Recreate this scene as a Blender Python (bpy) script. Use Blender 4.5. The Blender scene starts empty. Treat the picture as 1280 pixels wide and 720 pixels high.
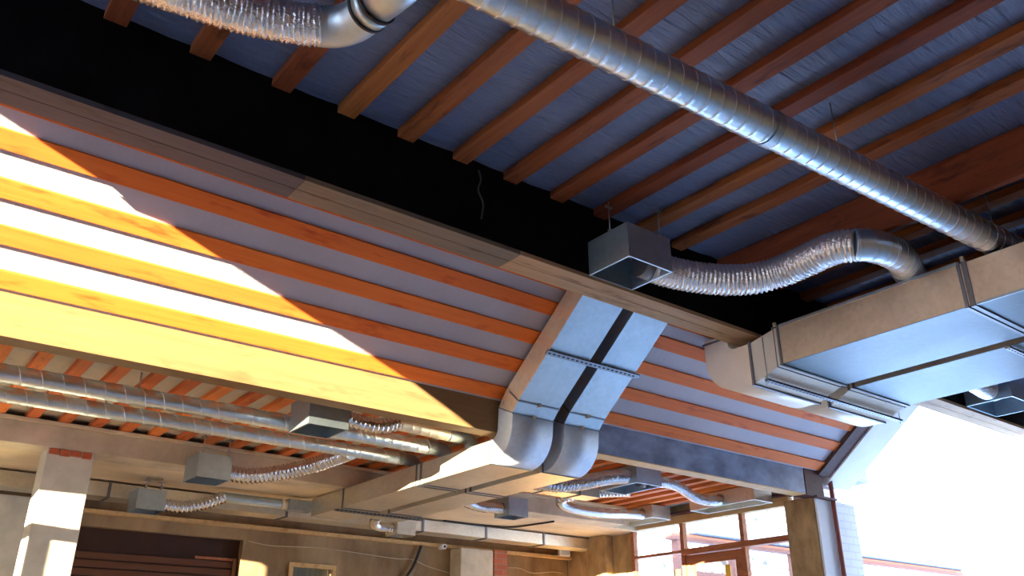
import bpy, math, random
from mathutils import Vector, Matrix
random.seed(7)
sc = bpy.context.scene
COL = sc.collection
PI = math.pi

# ------------------------------------------------------------------ camera
FPX = 1078.0
PITCH = math.atan(483 / FPX)
AZ = math.radians(52.24)
CAMZ = 1.6
cam = bpy.data.cameras.new('camera')
cam.sensor_width = 36
cam.lens = 36 * FPX / 1280
cam.clip_start = 0.05
cam.clip_end = 500
co = bpy.data.objects.new('camera', cam)
COL.objects.link(co)
co.location = (0, 0, CAMZ)
co.rotation_euler = (PI / 2 + PITCH, 0, AZ - PI / 2)
sc.camera = co

# ------------------------------------------------------------------ materials
def mat(name, base, rough=0.6, metal=0.0, spec=0.4):
    m = bpy.data.materials.new(name)
    m.use_nodes = True
    b = m.node_tree.nodes['Principled BSDF']
    b.inputs['Base Color'].default_value = (*base, 1)
    b.inputs['Roughness'].default_value = rough
    b.inputs['Metallic'].default_value = metal
    b.inputs['Specular IOR Level'].default_value = spec
    return m

def nd(m, t, **kw):
    n = m.node_tree.nodes.new(t)
    for k, v in kw.items():
        if k in n.inputs:
            n.inputs[k].default_value = v
        else:
            setattr(n, k, v)
    return n

def lk(m, a, b):
    m.node_tree.links.new(a, b)

def bsdf(m):
    return m.node_tree.nodes['Principled BSDF']

def coords(m, scale=(1, 1, 1), kind='Object'):
    tc = nd(m, 'ShaderNodeTexCoord')
    mp = nd(m, 'ShaderNodeMapping')
    mp.inputs['Scale'].default_value = scale
    lk(m, tc.outputs[kind], mp.inputs['Vector'])
    return mp.outputs['Vector']

def ramp(m, fac, stops):
    r = nd(m, 'ShaderNodeValToRGB')
    el = r.color_ramp.elements
    while len(el) < len(stops):
        el.new(0.5)
    for e, (p, c) in zip(el, stops):
        e.position = p
        e.color = (*c, 1)
    lk(m, fac, r.inputs['Fac'])
    return r.outputs['Color']

def add_bump(m, height, strength, dist=0.01):
    bp = nd(m, 'ShaderNodeBump')
    bp.inputs['Strength'].default_value = strength
    bp.inputs['Distance'].default_value = dist
    lk(m, height, bp.inputs['Height'])
    lk(m, bp.outputs['Normal'], bsdf(m).inputs['Normal'])

def noise_mat(name, c0, c1, scale=(4, 4, 4), rough=0.7, metal=0.0, bump=0.2, detail=5.0, lo=0.35, hi=0.65, dist=0.01, spec=0.35):
    m = mat(name, c0, rough, metal, spec)
    v = coords(m, scale)
    n = nd(m, 'ShaderNodeTexNoise', Scale=1.0, Detail=detail, Roughness=0.6)
    lk(m, v, n.inputs['Vector'])
    lk(m, ramp(m, n.outputs['Fac'], [(lo, c0), (hi, c1)]), bsdf(m).inputs['Base Color'])
    if bump:
        add_bump(m, n.outputs['Fac'], bump, dist)
    return m

def wood_mat(name, c0, c1, knot, axis='Y', rough=0.65, vary=0.0, knots=True):
    """sawn timber: grain stretched along an axis, dark knots, a little hue change per board"""
    m = mat(name, c0, rough, 0, 0.3)
    sg = {'X': (1.2, 30, 30), 'Y': (30, 1.2, 30)}[axis]
    sk = {'X': (2.2, 9, 9), 'Y': (9, 2.2, 9)}[axis]
    info = nd(m, 'ShaderNodeObjectInfo')
    tc = nd(m, 'ShaderNodeTexCoord')
    sh = nd(m, 'ShaderNodeVectorMath', operation='ADD')
    lk(m, tc.outputs['Object'], sh.inputs[0])
    mul = nd(m, 'ShaderNodeMath', operation='MULTIPLY')
    mul.inputs[1].default_value = 37.0
    lk(m, info.outputs['Random'], mul.inputs[0])
    lk(m, mul.outputs[0], sh.inputs[1])
    mp = nd(m, 'ShaderNodeMapping'); mp.inputs['Scale'].default_value = sg
    lk(m, sh.outputs[0], mp.inputs['Vector'])
    n = nd(m, 'ShaderNodeTexNoise', Scale=1.0, Detail=4.0, Roughness=0.65)
    lk(m, mp.outputs['Vector'], n.inputs['Vector'])
    col = ramp(m, n.outputs['Fac'], [(0.3, c0), (0.7, c1)])
    if knots:
        mk = nd(m, 'ShaderNodeMapping'); mk.inputs['Scale'].default_value = sk
        lk(m, sh.outputs[0], mk.inputs['Vector'])
        k = nd(m, 'ShaderNodeTexNoise', Scale=1.0, Detail=3.0, Roughness=0.7)
        lk(m, mk.outputs['Vector'], k.inputs['Vector'])
        kr = ramp(m, k.outputs['Fac'], [(0.56, (0, 0, 0)), (0.74, (1, 1, 1))])
        mx = nd(m, 'ShaderNodeMix', data_type='RGBA')
        lk(m, kr, mx.inputs['Factor'])
        lk(m, col, mx.inputs[6])
        mx.inputs[7].default_value = (*knot, 1)
        col = mx.outputs[2]
    if vary:
        hs = nd(m, 'ShaderNodeHueSaturation')
        mr = nd(m, 'ShaderNodeMapRange')
        mr.inputs['To Min'].default_value = 1 - vary
        mr.inputs['To Max'].default_value = 1 + vary
        lk(m, info.outputs['Random'], mr.inputs['Value'])
        lk(m, mr.outputs[0], hs.inputs['Value'])
        mr2 = nd(m, 'ShaderNodeMapRange')
        mr2.inputs['To Min'].default_value = 0.5 - vary * 0.045
        mr2.inputs['To Max'].default_value = 0.5 + vary * 0.03
        lk(m, info.outputs['Random'], mr2.inputs['Value'])
        lk(m, mr2.outputs[0], hs.inputs['Hue'])
        lk(m, col, hs.inputs['Color'])
        col = hs.outputs[0]
    lk(m, col, bsdf(m).inputs['Base Color'])
    add_bump(m, n.outputs['Fac'], 0.25, 0.004)
    return m

def galv_mat(name, c0, c1, rough=0.36, sp=28):
    """galvanised sheet: spangle cells and faint streaks"""
    m = mat(name, c0, rough, 1.0)
    v = coords(m)
    vo = nd(m, 'ShaderNodeTexVoronoi', Scale=float(sp))
    lk(m, v, vo.inputs['Vector'])
    n = nd(m, 'ShaderNodeTexNoise', Scale=2.2, Detail=5.0)
    lk(m, v, n.inputs['Vector'])
    sep = nd(m, 'ShaderNodeSeparateColor')
    lk(m, vo.outputs['Color'], sep.inputs[0])
    ad = nd(m, 'ShaderNodeMath', operation='MULTIPLY_ADD')
    ad.inputs[1].default_value = 0.22
    lk(m, sep.outputs[0], ad.inputs[0])
    lk(m, n.outputs['Fac'], ad.inputs[2])
    lk(m, ramp(m, ad.outputs[0], [(0.35, c0), (0.85, c1)]), bsdf(m).inputs['Base Color'])
    mr = nd(m, 'ShaderNodeMapRange')
    mr.inputs['To Min'].default_value = rough - 0.06
    mr.inputs['To Max'].default_value = rough + 0.1
    lk(m, n.outputs['Fac'], mr.inputs['Value'])
    lk(m, mr.outputs[0], bsdf(m).inputs['Roughness'])
    n2 = nd(m, 'ShaderNodeTexNoise', Scale=3.0, Detail=1.0)
    lk(m, v, n2.inputs['Vector'])
    add_bump(m, n2.outputs['Fac'], 0.12, 0.02)
    return m

def foil_mat():
    m = mat('crinkled_foil', (0.82, 0.86, 0.92), 0.13, 0.85)
    v = coords(m)
    n = nd(m, 'ShaderNodeTexNoise', Scale=38.0, Detail=3.0, Roughness=0.7)
    lk(m, v, n.inputs['Vector'])
    add_bump(m, n.outputs['Fac'], 0.55, 0.02)
    return m

def membrane_mat(name, c0, c1, axis, rough=0.5, bump=0.9):
    """vapour barrier film with stretched wrinkles"""
    m = mat(name, c0, rough, 0.0, 0.5)
    v = coords(m, axis)
    n = nd(m, 'ShaderNodeTexNoise', Scale=1.0, Detail=4.0, Roughness=0.55, Distortion=0.6)
    lk(m, v, n.inputs['Vector'])
    v2 = coords(m, (0.8, 0.8, 0.8))
    n2 = nd(m, 'ShaderNodeTexNoise', Scale=1.5, Detail=3.0)
    lk(m, v2, n2.inputs['Vector'])
    lk(m, ramp(m, n2.outputs['Fac'], [(0.3, c0), (0.7, c1)]), bsdf(m).inputs['Base Color'])
    add_bump(m, n.outputs['Fac'], bump, 0.03)
    return m

M = {}
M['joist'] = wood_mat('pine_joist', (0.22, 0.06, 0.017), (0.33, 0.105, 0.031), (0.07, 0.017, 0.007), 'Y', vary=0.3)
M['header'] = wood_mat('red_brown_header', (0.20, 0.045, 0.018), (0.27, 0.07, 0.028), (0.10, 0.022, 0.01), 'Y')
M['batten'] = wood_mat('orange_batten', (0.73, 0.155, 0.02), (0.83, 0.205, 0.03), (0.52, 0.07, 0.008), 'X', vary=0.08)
M['lowjoist'] = wood_mat('orange_joist', (0.64, 0.165, 0.035), (0.74, 0.22, 0.05), (0.40, 0.08, 0.02), 'Y', vary=0.15)
M['plank'] = wood_mat('grey_brown_plank', (0.14, 0.115, 0.09), (0.20, 0.16, 0.115), (0.08, 0.055, 0.04), 'X')
M['plankgrey'] = wood_mat('grey_plank', (0.054, 0.054, 0.068), (0.08, 0.078, 0.095), (0.035, 0.033, 0.038), 'X')
M['planktan'] = wood_mat('tan_plank', (0.36, 0.22, 0.115), (0.48, 0.31, 0.165), (0.20, 0.11, 0.05), 'X')
M['ply'] = wood_mat('tan_plywood', (0.20, 0.115, 0.048), (0.25, 0.15, 0.065), (0.18, 0.09, 0.035), 'X', knots=True)
M['bitumen'] = noise_mat('black_bitumen', (0.004, 0.0035, 0.0045), (0.008, 0.0065, 0.008), (3, 3, 3), 0.9, bump=0.2, spec=0.05)
M['darkpaint'] = noise_mat('dark_paint_sky_sheen', (0.10, 0.14, 0.25), (0.25, 0.35, 0.56), (3, 3, 5), 0.33, bump=0.15, spec=0.8)  # blue sky sheen on the dark paint is put into the base colour
M['darkwood'] = wood_mat('dark_stained_wood', (0.075, 0.035, 0.03), (0.13, 0.06, 0.05), (0.05, 0.02, 0.02), 'Y')
M['redwood'] = wood_mat('red_brown_window_timber', (0.33, 0.115, 0.05), (0.46, 0.18, 0.08), (0.25, 0.07, 0.03), 'Y')
M['palewood'] = wood_mat('pale_timber', (0.58, 0.36, 0.15), (0.70, 0.47, 0.22), (0.45, 0.24, 0.09), 'Y')
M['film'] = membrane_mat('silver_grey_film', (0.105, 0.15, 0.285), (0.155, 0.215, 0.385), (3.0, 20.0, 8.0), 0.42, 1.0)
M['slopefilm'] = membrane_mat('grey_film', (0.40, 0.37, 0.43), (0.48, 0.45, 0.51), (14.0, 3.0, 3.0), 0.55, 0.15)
M['lowfilm'] = membrane_mat('beige_film', (0.50, 0.45, 0.36), (0.60, 0.55, 0.45), (6.0, 10.0, 6.0), 0.6, 0.4)
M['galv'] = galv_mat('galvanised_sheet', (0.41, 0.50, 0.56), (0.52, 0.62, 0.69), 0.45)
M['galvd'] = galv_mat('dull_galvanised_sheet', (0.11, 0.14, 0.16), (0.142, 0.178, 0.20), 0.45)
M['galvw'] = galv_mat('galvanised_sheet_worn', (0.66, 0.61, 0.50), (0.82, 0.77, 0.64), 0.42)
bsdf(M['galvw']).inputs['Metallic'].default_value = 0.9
M['galvt'] = galv_mat('galvanised_sheet_warm_reflection', (0.70, 0.57, 0.42), (0.86, 0.73, 0.57), 0.45)  # warm reflection of the timber put into the sheet colour
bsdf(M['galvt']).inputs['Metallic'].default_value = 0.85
M['soft'] = galv_mat('matt_galvanised_sheet', (0.50, 0.56, 0.64), (0.64, 0.71, 0.80), 0.6)
bsdf(M['soft']).inputs['Metallic'].default_value = 0.7
M['pale_sheet'] = noise_mat('pale_zinc_sheet', (0.88, 0.79, 0.66), (0.94, 0.86, 0.74), (3, 3, 3), 0.5, 0.25, 0.05)
M['spiral'] = galv_mat('spiral_duct_steel', (0.56, 0.68, 0.80), (0.74, 0.84, 0.93), 0.3, 40)
M['hose'] = mat('dull_foil', (0.66, 0.68, 0.74), 0.22, 1.0)
M['seam'] = mat('bright_seam', (0.88, 0.91, 0.94), 0.45, 0.35)
M['foil'] = foil_mat()
M['rail'] = mat('zinc_rail', (0.30, 0.32, 0.35), 0.4, 1.0)
M['flange'] = mat('flange_steel', (0.22, 0.235, 0.26), 0.45, 0.9)
M['hole'] = mat('dark_hole', (0.01, 0.01, 0.012), 0.8)
M['rod'] = mat('threaded_rod', (0.45, 0.46, 0.48), 0.35, 1.0)
M['rubber'] = mat('black_rubber', (0.015, 0.015, 0.016), 0.6)
M['concrete'] = noise_mat('rough_concrete', (0.48, 0.40, 0.28), (0.72, 0.61, 0.45), (2.5, 2.5, 2.5), 0.9, bump=0.5, detail=8.0, spec=0.2)
M['soffit'] = noise_mat('pale_soffit', (0.64, 0.51, 0.34), (0.78, 0.64, 0.43), (1.5, 4, 4), 0.85, bump=0.3, detail=8.0, spec=0.2)
M['plaster'] = noise_mat('brown_plaster', (0.30, 0.20, 0.10), (0.48, 0.34, 0.18), (7, 7, 4), 0.9, bump=0.4, detail=9.0, spec=0.2)
M['column'] = noise_mat('grey_concrete_column', (0.54, 0.51, 0.42), (0.68, 0.65, 0.54), (4, 4, 4), 0.9, bump=0.4, detail=8.0, spec=0.2)
M['backwall'] = noise_mat('brown_back_wall', (0.20, 0.125, 0.065), (0.42, 0.29, 0.16), (2.2, 2.2, 0.9), 0.9, bump=0.4, detail=8.0, spec=0.2)
M['shutter'] = noise_mat('dark_brown_shutter', (0.035, 0.012, 0.009), (0.055, 0.02, 0.014), (3, 3, 3), 0.55, bump=0.0)
M['slat'] = mat('brown_slat', (0.12, 0.045, 0.022), 0.5)
M['warmfloor'] = noise_mat('screed_sun_tint', (0.62, 0.48, 0.32), (0.70, 0.56, 0.38), (1.2, 1.2, 1.2), 0.8, bump=0.1, spec=0.3)  # unseen floor; warmth of sunlight put into its colour for the low ducts
M['floor'] = noise_mat('screed_sky_tint', (0.58, 0.72, 0.84), (0.64, 0.78, 0.90), (1.2, 1.2, 1.2), 0.8, bump=0.1, spec=0.3)  # unseen floor; blue skylight put into its colour for the duct undersides
M['ground'] = noise_mat('bright_ground', (0.60, 0.66, 0.72), (0.68, 0.74, 0.80), (0.4, 0.4, 0.4), 0.9, bump=0.1)  # unseen ground, made pale to throw light up onto the ducts
M['white'] = noise_mat('white_board', (0.86, 0.86, 0.88), (0.92, 0.92, 0.94), (3, 3, 3), 0.7, bump=0.05)
M['whitesteel'] = mat('white_plastic', (0.82, 0.82, 0.82), 0.4)
M['pipered'] = mat('red_brown_downpipe', (0.34, 0.10, 0.07), 0.45)
M['cable'] = mat('dark_cable', (0.02, 0.017, 0.015), 0.6)
M['palecable'] = mat('pale_cable', (0.55, 0.42, 0.28), 0.6)
M['wiregrey'] = mat('grey_wire', (0.06, 0.05, 0.06), 0.5)
M['lens'] = mat('lamp_lens', (0.6, 0.66, 0.72), 0.1, 0.0, 0.8)
M['leaf'] = noise_mat('leaves', (0.10, 0.11, 0.09), (0.20, 0.21, 0.19), (30, 30, 30), 0.8, bump=0.2)
M['bark'] = mat('bark', (0.12, 0.09, 0.07), 0.9)
M['yellow'] = mat('yellow_sticker', (0.85, 0.55, 0.06), 0.6)
M['fill'] = mat('rust_red_brick', (0.5, 0.12, 0.05), 0.9)

def brick_mat(name, c1, c2, mortar, size):
    m = mat(name, c1, 0.85)
    tc = nd(m, 'ShaderNodeTexCoord')
    sp = nd(m, 'ShaderNodeSeparateXYZ'); lk(m, tc.outputs['Object'], sp.inputs[0])
    ad = nd(m, 'ShaderNodeMath', operation='ADD')
    lk(m, sp.outputs[0], ad.inputs[0]); lk(m, sp.outputs[1], ad.inputs[1])
    cb = nd(m, 'ShaderNodeCombineXYZ')
    lk(m, ad.outputs[0], cb.inputs[0]); lk(m, sp.outputs[2], cb.inputs[1])
    b = nd(m, 'ShaderNodeTexBrick', Scale=1.0)
    b.inputs['Brick Width'].default_value = size[0]
    b.inputs['Row Height'].default_value = size[1]
    b.inputs['Mortar Size'].default_value = 0.008
    b.inputs['Color1'].default_value = (*c1, 1); b.inputs['Color2'].default_value = (*c2, 1)
    b.inputs['Mortar'].default_value = (*mortar, 1)
    lk(m, cb.outputs[0], b.inputs['Vector'])
    lk(m, b.outputs['Color'], bsdf(m).inputs['Base Color'])
    add_bump(m, b.outputs['Fac'], -0.4, 0.01)
    return m
M['whitebrick'] = brick_mat('white_brick', (0.88, 0.87, 0.90), (0.91, 0.90, 0.93), (0.80, 0.77, 0.79), (0.25, 0.085))
M['redbrick'] = brick_mat('red_brick', (0.48, 0.13, 0.06), (0.40, 0.10, 0.05), (0.35, 0.2, 0.14), (0.25, 0.075))

def glass_mat():
    m = bpy.data.materials.new('window_glass')
    m.use_nodes = True
    nt = m.node_tree
    nt.nodes.remove(nt.nodes['Principled BSDF'])
    out = nt.nodes['Material Output']
    g = nt.nodes.new('ShaderNodeBsdfGlossy'); g.inputs['Roughness'].default_value = 0.02
    t = nt.nodes.new('ShaderNodeBsdfTransparent'); t.inputs['Color'].default_value = (0.93, 0.96, 0.97, 1)
    mx = nt.nodes.new('ShaderNodeMixShader')
    mx.inputs[0].default_value = 0.06
    nt.links.new(t.outputs[0], mx.inputs[1]); nt.links.new(g.outputs[0], mx.inputs[2])
    nt.links.new(mx.outputs[0], out.inputs['Surface'])
    return m
M['blind'] = noise_mat('grey_green_blind', (0.30, 0.31, 0.24), (0.42, 0.43, 0.34), (18, 18, 0.5), 0.7, bump=0.1)
M['cream'] = mat('cream_paint', (0.80, 0.72, 0.58), 0.7)
M['eavegrey'] = mat('grey_eave_paint', (0.22, 0.21, 0.24), 0.7)
M['porchwood'] = mat('porch_timber', (0.17, 0.06, 0.04), 0.7)
M['porchwhite'] = mat('porch_grey_blue', (0.20, 0.23, 0.29), 0.7)
M['glass'] = glass_mat()

# ------------------------------------------------------------------ mesh helpers
class MB:
    def __init__(self):
        self.v, self.f, self.sm = [], [], []
    def quadstrip(self):
        pass
    def box(self, x0, x1, y0, y1, z0, z1):
        b = len(self.v)
        self.v += [(x, y, z) for z in (z0, z1) for y in (y0, y1) for x in (x0, x1)]
        for q in ((0, 2, 3, 1), (4, 5, 7, 6), (0, 1, 5, 4), (2, 6, 7, 3), (0, 4, 6, 2), (1, 3, 7, 5)):
            self.f.append(tuple(b + i for i in q)); self.sm.append(False)
        return self
    def obox(self, c, ax, ay, az):
        """oriented box: centre and three half-axis vectors"""
        b = len(self.v)
        c, ax, ay, az = map(Vector, (c, ax, ay, az))
        for k in (-1, 1):
            for j in (-1, 1):
                for i in (-1, 1):
                    self.v.append(tuple(c + ax * i + ay * j + az * k))
        for q in ((0, 2, 3, 1), (4, 5, 7, 6), (0, 1, 5, 4), (2, 6, 7, 3), (0, 4, 6, 2), (1, 3, 7, 5)):
            self.f.append(tuple(b + i for i in q)); self.sm.append(False)
        return self
    def prism_x(self, poly, x0, x1):
        """polygon in YZ extruded along X"""
        b = len(self.v); n = len(poly)
        self.v += [(x0, y, z) for y, z in poly] + [(x1, y, z) for y, z in poly]
        self.f.append(tuple(b + i for i in range(n))[::-1]); self.sm.append(False)
        self.f.append(tuple(b + n + i for i in range(n))); self.sm.append(False)
        for i in range(n):
            j = (i + 1) % n
            self.f.append((b + i, b + j, b + n + j, b + n + i)); self.sm.append(False)
        return self
    def strip_x(self, outer, inner, x0, x1, x0b=None, x1b=None, smooth=False, ends=True):
        """closed channel between two YZ polylines, extruded along X (rectangular duct)"""
        b = len(self.v); n = len(outer)
        for k in range(n):
            t = k / (n - 1)
            xa = x0 if x0b is None else x0 + (x0b - x0) * t
            xb = x1 if x1b is None else x1 + (x1b - x1) * t
            (oy, oz), (iy, iz) = outer[k], inner[k]
            self.v += [(xa, oy, oz), (xb, oy, oz), (xb, iy, iz), (xa, iy, iz)]
        for k in range(n - 1):
            a, c = b + 4 * k, b + 4 * k + 4
            for i in range(4):
                j = (i + 1) % 4
                self.f.append((a + i, a + j, c + j, c + i)); self.sm.append(smooth and i in (0, 2))
        if ends:
            self.f.append((b, b + 3, b + 2, b + 1)); self.sm.append(False)
            e = b + 4 * (n - 1)
            self.f.append((e, e + 1, e + 2, e + 3)); self.sm.append(False)
        return self
    def tube(self, pts, r, seg=12, closed_ends=True, rf=None):
        """round tube along a polyline; rf(i, n, theta, s) -> radius"""
        pts = [Vector(p) for p in pts]
        n = len(pts); b = len(self.v)
        T = [(pts[min(i + 1, n - 1)] - pts[max(i - 1, 0)]).normalized() for i in range(n)]
        up = Vector((0, 0, 1)) if abs(T[0].z) < 0.9 else Vector((0, 1, 0))
        N = (up - T[0] * up.dot(T[0])).normalized()
        s = 0.0
        for i in range(n):
            if i:
                N = (N - T[i] * N.dot(T[i])).normalized()
                s += (pts[i] - pts[i - 1]).length
            B = T[i].cross(N)
            for k in range(seg):
                a = 2 * PI * k / seg
                rr = r if rf is None else rf(i, n, a, s)
                self.v.append(tuple(pts[i] + N * (rr * math.cos(a)) + B * (rr * math.sin(a))))
        for i in range(n - 1):
            for k in range(seg):
                j = (k + 1) % seg
                p, q = b + i * seg, b + (i + 1) * seg
                self.f.append((p + k, p + j, q + j, q + k)); self.sm.append(True)
        if closed_ends:
            self.f.append(tuple(b + k for k in range(seg))[::-1]); self.sm.append(False)
            e = b + (n - 1) * seg
            self.f.append(tuple(e + k for k in range(seg))); self.sm.append(False)
        return self
    def build(self, name, m, parent=None, bevel=0.0):
        me = bpy.data.meshes.new(name)
        me.from_pydata(self.v, [], self.f)
        me.polygons.foreach_set('use_smooth', self.sm)
        me.update()
        me.materials.append(m)
        o = bpy.data.objects.new(name, me)
        COL.objects.link(o)
        if parent is not None:
            o.parent = parent
            o.matrix_parent_inverse = Matrix.Translation(parent.location).inverted()
        if bevel:
            md = o.modifiers.new('bevel', 'BEVEL')
            md.width = bevel; md.segments = 2; md.limit_method = 'ANGLE'
        return o

def tag(o, label, cat, group=None):
    o['label'] = label; o['category'] = cat; o['kind'] = 'thing'
    if group:
        o['group'] = group
    return o

def thing(name, label, cat, loc, group=None):
    o = bpy.data.objects.new(name, None)
    o.empty_display_size = 0.1
    COL.objects.link(o)
    o.location = loc
    return tag(o, label, cat, group)

def struct(name, mb, m, parent=None, bevel=0.0):
    o = mb.build(name, m, parent, bevel)
    if parent is None:
        o['kind'] = 'structure'
    return o

def smooth_path(ctrl, n):
    """Catmull-Rom through control points, resampled evenly"""
    P = [Vector(p) for p in ctrl]
    P = [P[0] * 2 - P[1]] + P + [P[-1] * 2 - P[-2]]
    fine = []
    for i in range(1, len(P) - 2):
        for k in range(24):
            t = k / 24
            a, b, c, d = P[i - 1], P[i], P[i + 1], P[i + 2]
            fine.append(0.5 * ((2 * b) + (c - a) * t + (2 * a - 5 * b + 4 * c - d) * t * t + (3 * b - a - 3 * c + d) * t ** 3))
    fine.append(P[-2])
    L = [0.0]
    for i in range(1, len(fine)):
        L.append(L[-1] + (fine[i] - fine[i - 1]).length)
    out = []; j = 0
    for k in range(n):
        s = L[-1] * k / (n - 1)
        while j < len(L) - 2 and L[j + 1] < s:
            j += 1
        t = (s - L[j]) / max(1e-9, L[j + 1] - L[j])
        out.append(fine[j].lerp(fine[j + 1], min(1, t)))
    return out, L[-1]

ORD = ['first', 'second', 'third', 'fourth', 'fifth', 'sixth', 'seventh', 'eighth', 'ninth', 'tenth', 'eleventh', 'twelfth',
       'thirteenth', 'fourteenth', 'fifteenth', 'sixteenth', 'seventeenth', 'eighteenth', 'nineteenth', 'twentieth',
       'twenty-first', 'twenty-second', 'twenty-third', 'twenty-fourth', 'twenty-fifth', 'twenty-sixth', 'twenty-seventh',
       'twenty-eighth', 'twenty-ninth', 'thirtieth', 'thirty-first', 'thirty-second', 'thirty-third', 'thirty-fourth']

# ------------------------------------------------------------------ key dimensions (metres)
SP = math.radians(38.0)                    # pitch of the sloped ceiling strip
BY, BZ = 5.70, 3.747                       # foot of the slope on the batten faces
def slope(s, off=0.0):
    """point on the slope: s metres up from its foot, off metres above the batten faces"""
    return (BY - s * math.cos(SP) + off * math.sin(SP), BZ + s * math.sin(SP) + off * math.cos(SP))

XL, XR = -6.0, 8.9

# ------------------------------------------------------------------ setting
struct('floor', MB().box(-9, 13, -7, 4.9, -0.2, 0.0), M['floor'])
struct('floor.001', MB().box(-9, 9.62, 4.9, 10.6, -0.2, 0.0), M['warmfloor'])
g = MB().box(-140, 160, -140, 160, -0.45, -0.21)
struct('ground', g, M['ground'])
# flat film ceiling of the near hall, sagging between the joists
cl = MB()
nx, ny = 150, 40
xs = [-6.0 + 19.0 * i / nx for i in range(nx + 1)]
ys = [-3.0 + 7.3 * j / ny for j in range(ny + 1)]
rnd = random.Random(3)
for j in range(ny + 1):
    for i in range(nx + 1):
        ph = ((xs[i] - 1.53) / 0.4435) % 1.0
        sag = 0.012 * math.sin(PI * ph) + 0.006 * math.sin(xs[i] * 7 + ys[j] * 5) * rnd.uniform(0.4, 1)
        cl.v.append((xs[i], ys[j], 4.942 - sag))
for j in range(ny):
    for i in range(nx):
        a = j * (nx + 1) + i
        cl.f.append((a, a + nx + 1, a + nx + 2, a + 1)); cl.sm.append(True)
cl.box(-6, 13, -3, 4.7, 4.98, 5.12)
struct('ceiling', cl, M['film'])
# sloped film strip between the two beams
s_top = (BY - 4.56) / math.cos(SP)
(p0y, p0z), (p1y, p1z) = slope(-0.05, 0.02), slope(s_top + 0.02, 0.02)
(q0y, q0z), (q1y, q1z) = slope(-0.05, 0.16), slope(s_top + 0.1, 0.16)
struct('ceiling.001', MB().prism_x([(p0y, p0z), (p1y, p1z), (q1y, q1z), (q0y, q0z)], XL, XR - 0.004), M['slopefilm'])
# film ceiling of the low hall, concrete soffit beyond it
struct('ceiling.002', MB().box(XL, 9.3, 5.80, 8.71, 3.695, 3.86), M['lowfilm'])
struct('ceiling.003', MB().box(XL, 9.3, 8.72, 10.45, 3.43, 3.72), M['soffit'])

struct('trim_2', MB().box(XL, 8.42, 8.645, 8.70, 3.65, 3.694), M['lowfilm'])
# back wall with recess for the shutter and a small window
bw = MB()
WY0, WY1 = 10.25, 10.5
def hole_wall_y(mb, x0, x1, y0, y1, z1, holes):
    """wall along X from floor to z1 with rectangular holes (xa, xb, za, zb)"""
    xs_ = sorted({x0, x1, *[h[0] for h in holes], *[h[1] for h in holes]})
    for a, b in zip(xs_, xs_[1:]):
        hs = [h for h in holes if h[0] <= a and b <= h[1]]
        if not hs:
            mb.box(a, b, y0, y1, 0, z1)
        else:
            h = hs[0]
            if h[2] > 0:
                mb.box(a, b, y0, y1, 0, h[2])
            mb.box(a, b, y0, y1, h[3], z1)
hole_wall_y(bw, XL, 9.3, WY0, WY1, 3.43, [(2.0, 3.93, 0, 3.05), (4.55, 5.13, 1.6, 2.83)])
struct('wall_back', bw, M['backwall'])
# end wall beside the low hall: window opening and white outside cladding
ew = MB()
ew.box(9.0, 9.06, 8.86, 9.25, 0, 3.42)
ew.box(9.08, 9.2, 6.22, 9.25, 3.58, 3.72)
ew.box(9.0, 9.2, 9.67, 10.24, 0, 3.42)
struct('wall_right', ew, M['plaster'])
# white brick return outside the low hall
wb = MB()
wb.box(9.23, 9.62, 5.76, 6.16, -0.21, 3.44)
wb.box(9.0, 9.62, 5.92, 6.16, 3.47, 3.62)
struct('wall_outer', wb, M['whitebrick'])
struct('wall_side', MB().box(XL, 1.56, 9.98, 10.24, 0, 3.24), M['column'])  # lighter material stands in for window light on this wall piece
struct('trim_1', MB().box(1.56, 1.62, 9.99, 10.24, 0, 3.17), M['darkwood'])
# added unseen wall far left, raking edge shaped to shade the sloped ceiling
def edge_z(y):
    return 1.98 + 0.91 * y
struct('wall_dim_front', MB().box(-7, 13, -3.2, -3.0, 0, 5.1), M['plaster'])  # unseen wall added behind the camera to darken the near hall
struct('wall_dim_right', MB().box(11.3, 11.5, -3.0, 4.25, 0, 4.95), M['plaster'])  # unseen wall added to darken the right of the near ceiling
struct('wall_sun_mask', MB().prism_x([(-7, 0), (4.3, 0), (4.3, 3.45), (1.6154, 3.45), (3.33, edge_z(3.33)), (3.33, 5.1), (-7, 5.1)], -4.15, -4.0), M['plaster'])

# ------------------------------------------------------------------ beams
b1 = thing('ceiling_beam', 'long black ceiling beam with two planks nailed under it', 'beam', (3.5, 4.42, 4.31))
MB().box(-0.32, 13, 4.30, 4.54, 4.345, 4.96).build('beam_web', M['bitumen'], b1)
for (ya, yb, side) in ((4.290, 4.418, 'near'), (4.422, 4.553, 'far')):  # board tones step lighter rightward, painting in light from the opening
    for (xa, xb, mm, tone) in ((-0.32, 1.75, 'plankgrey', 'dark grey'), (1.753, 3.4, 'plank', 'grey-brown'), (3.403, 13, 'planktan', 'light tan')):
        o = MB().box(xa, xb, ya, yb, 4.31, 4.344).build('soffit_plank', M[mm], b1, 0.002)
        o['label'] = '%s plank on the %s side' % (tone, side)
b2 = thing('ceiling_beam', 'tan plywood faced beam at the foot of the sloped ceiling, sunlit on the left', 'beam', (1.5, 5.82, 3.46))
MB().box(XL, 4.8, 5.734, 5.90, 3.465, 3.755).build('plywood_casing', M['ply'], b2, 0.004)
o = MB().box(4.8, 8.64, 5.734, 5.90, 3.465, 3.752).build('painted_casing', M['darkpaint'], b2, 0.004); o['label'] = 'dark painted face right of the steel duct'
o = MB().box(4.8, 8.64, 5.738, 5.90, 3.456, 3.465).build('soffit_board', M['palewood'], b2); o['label'] = 'pale timber soffit'
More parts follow.
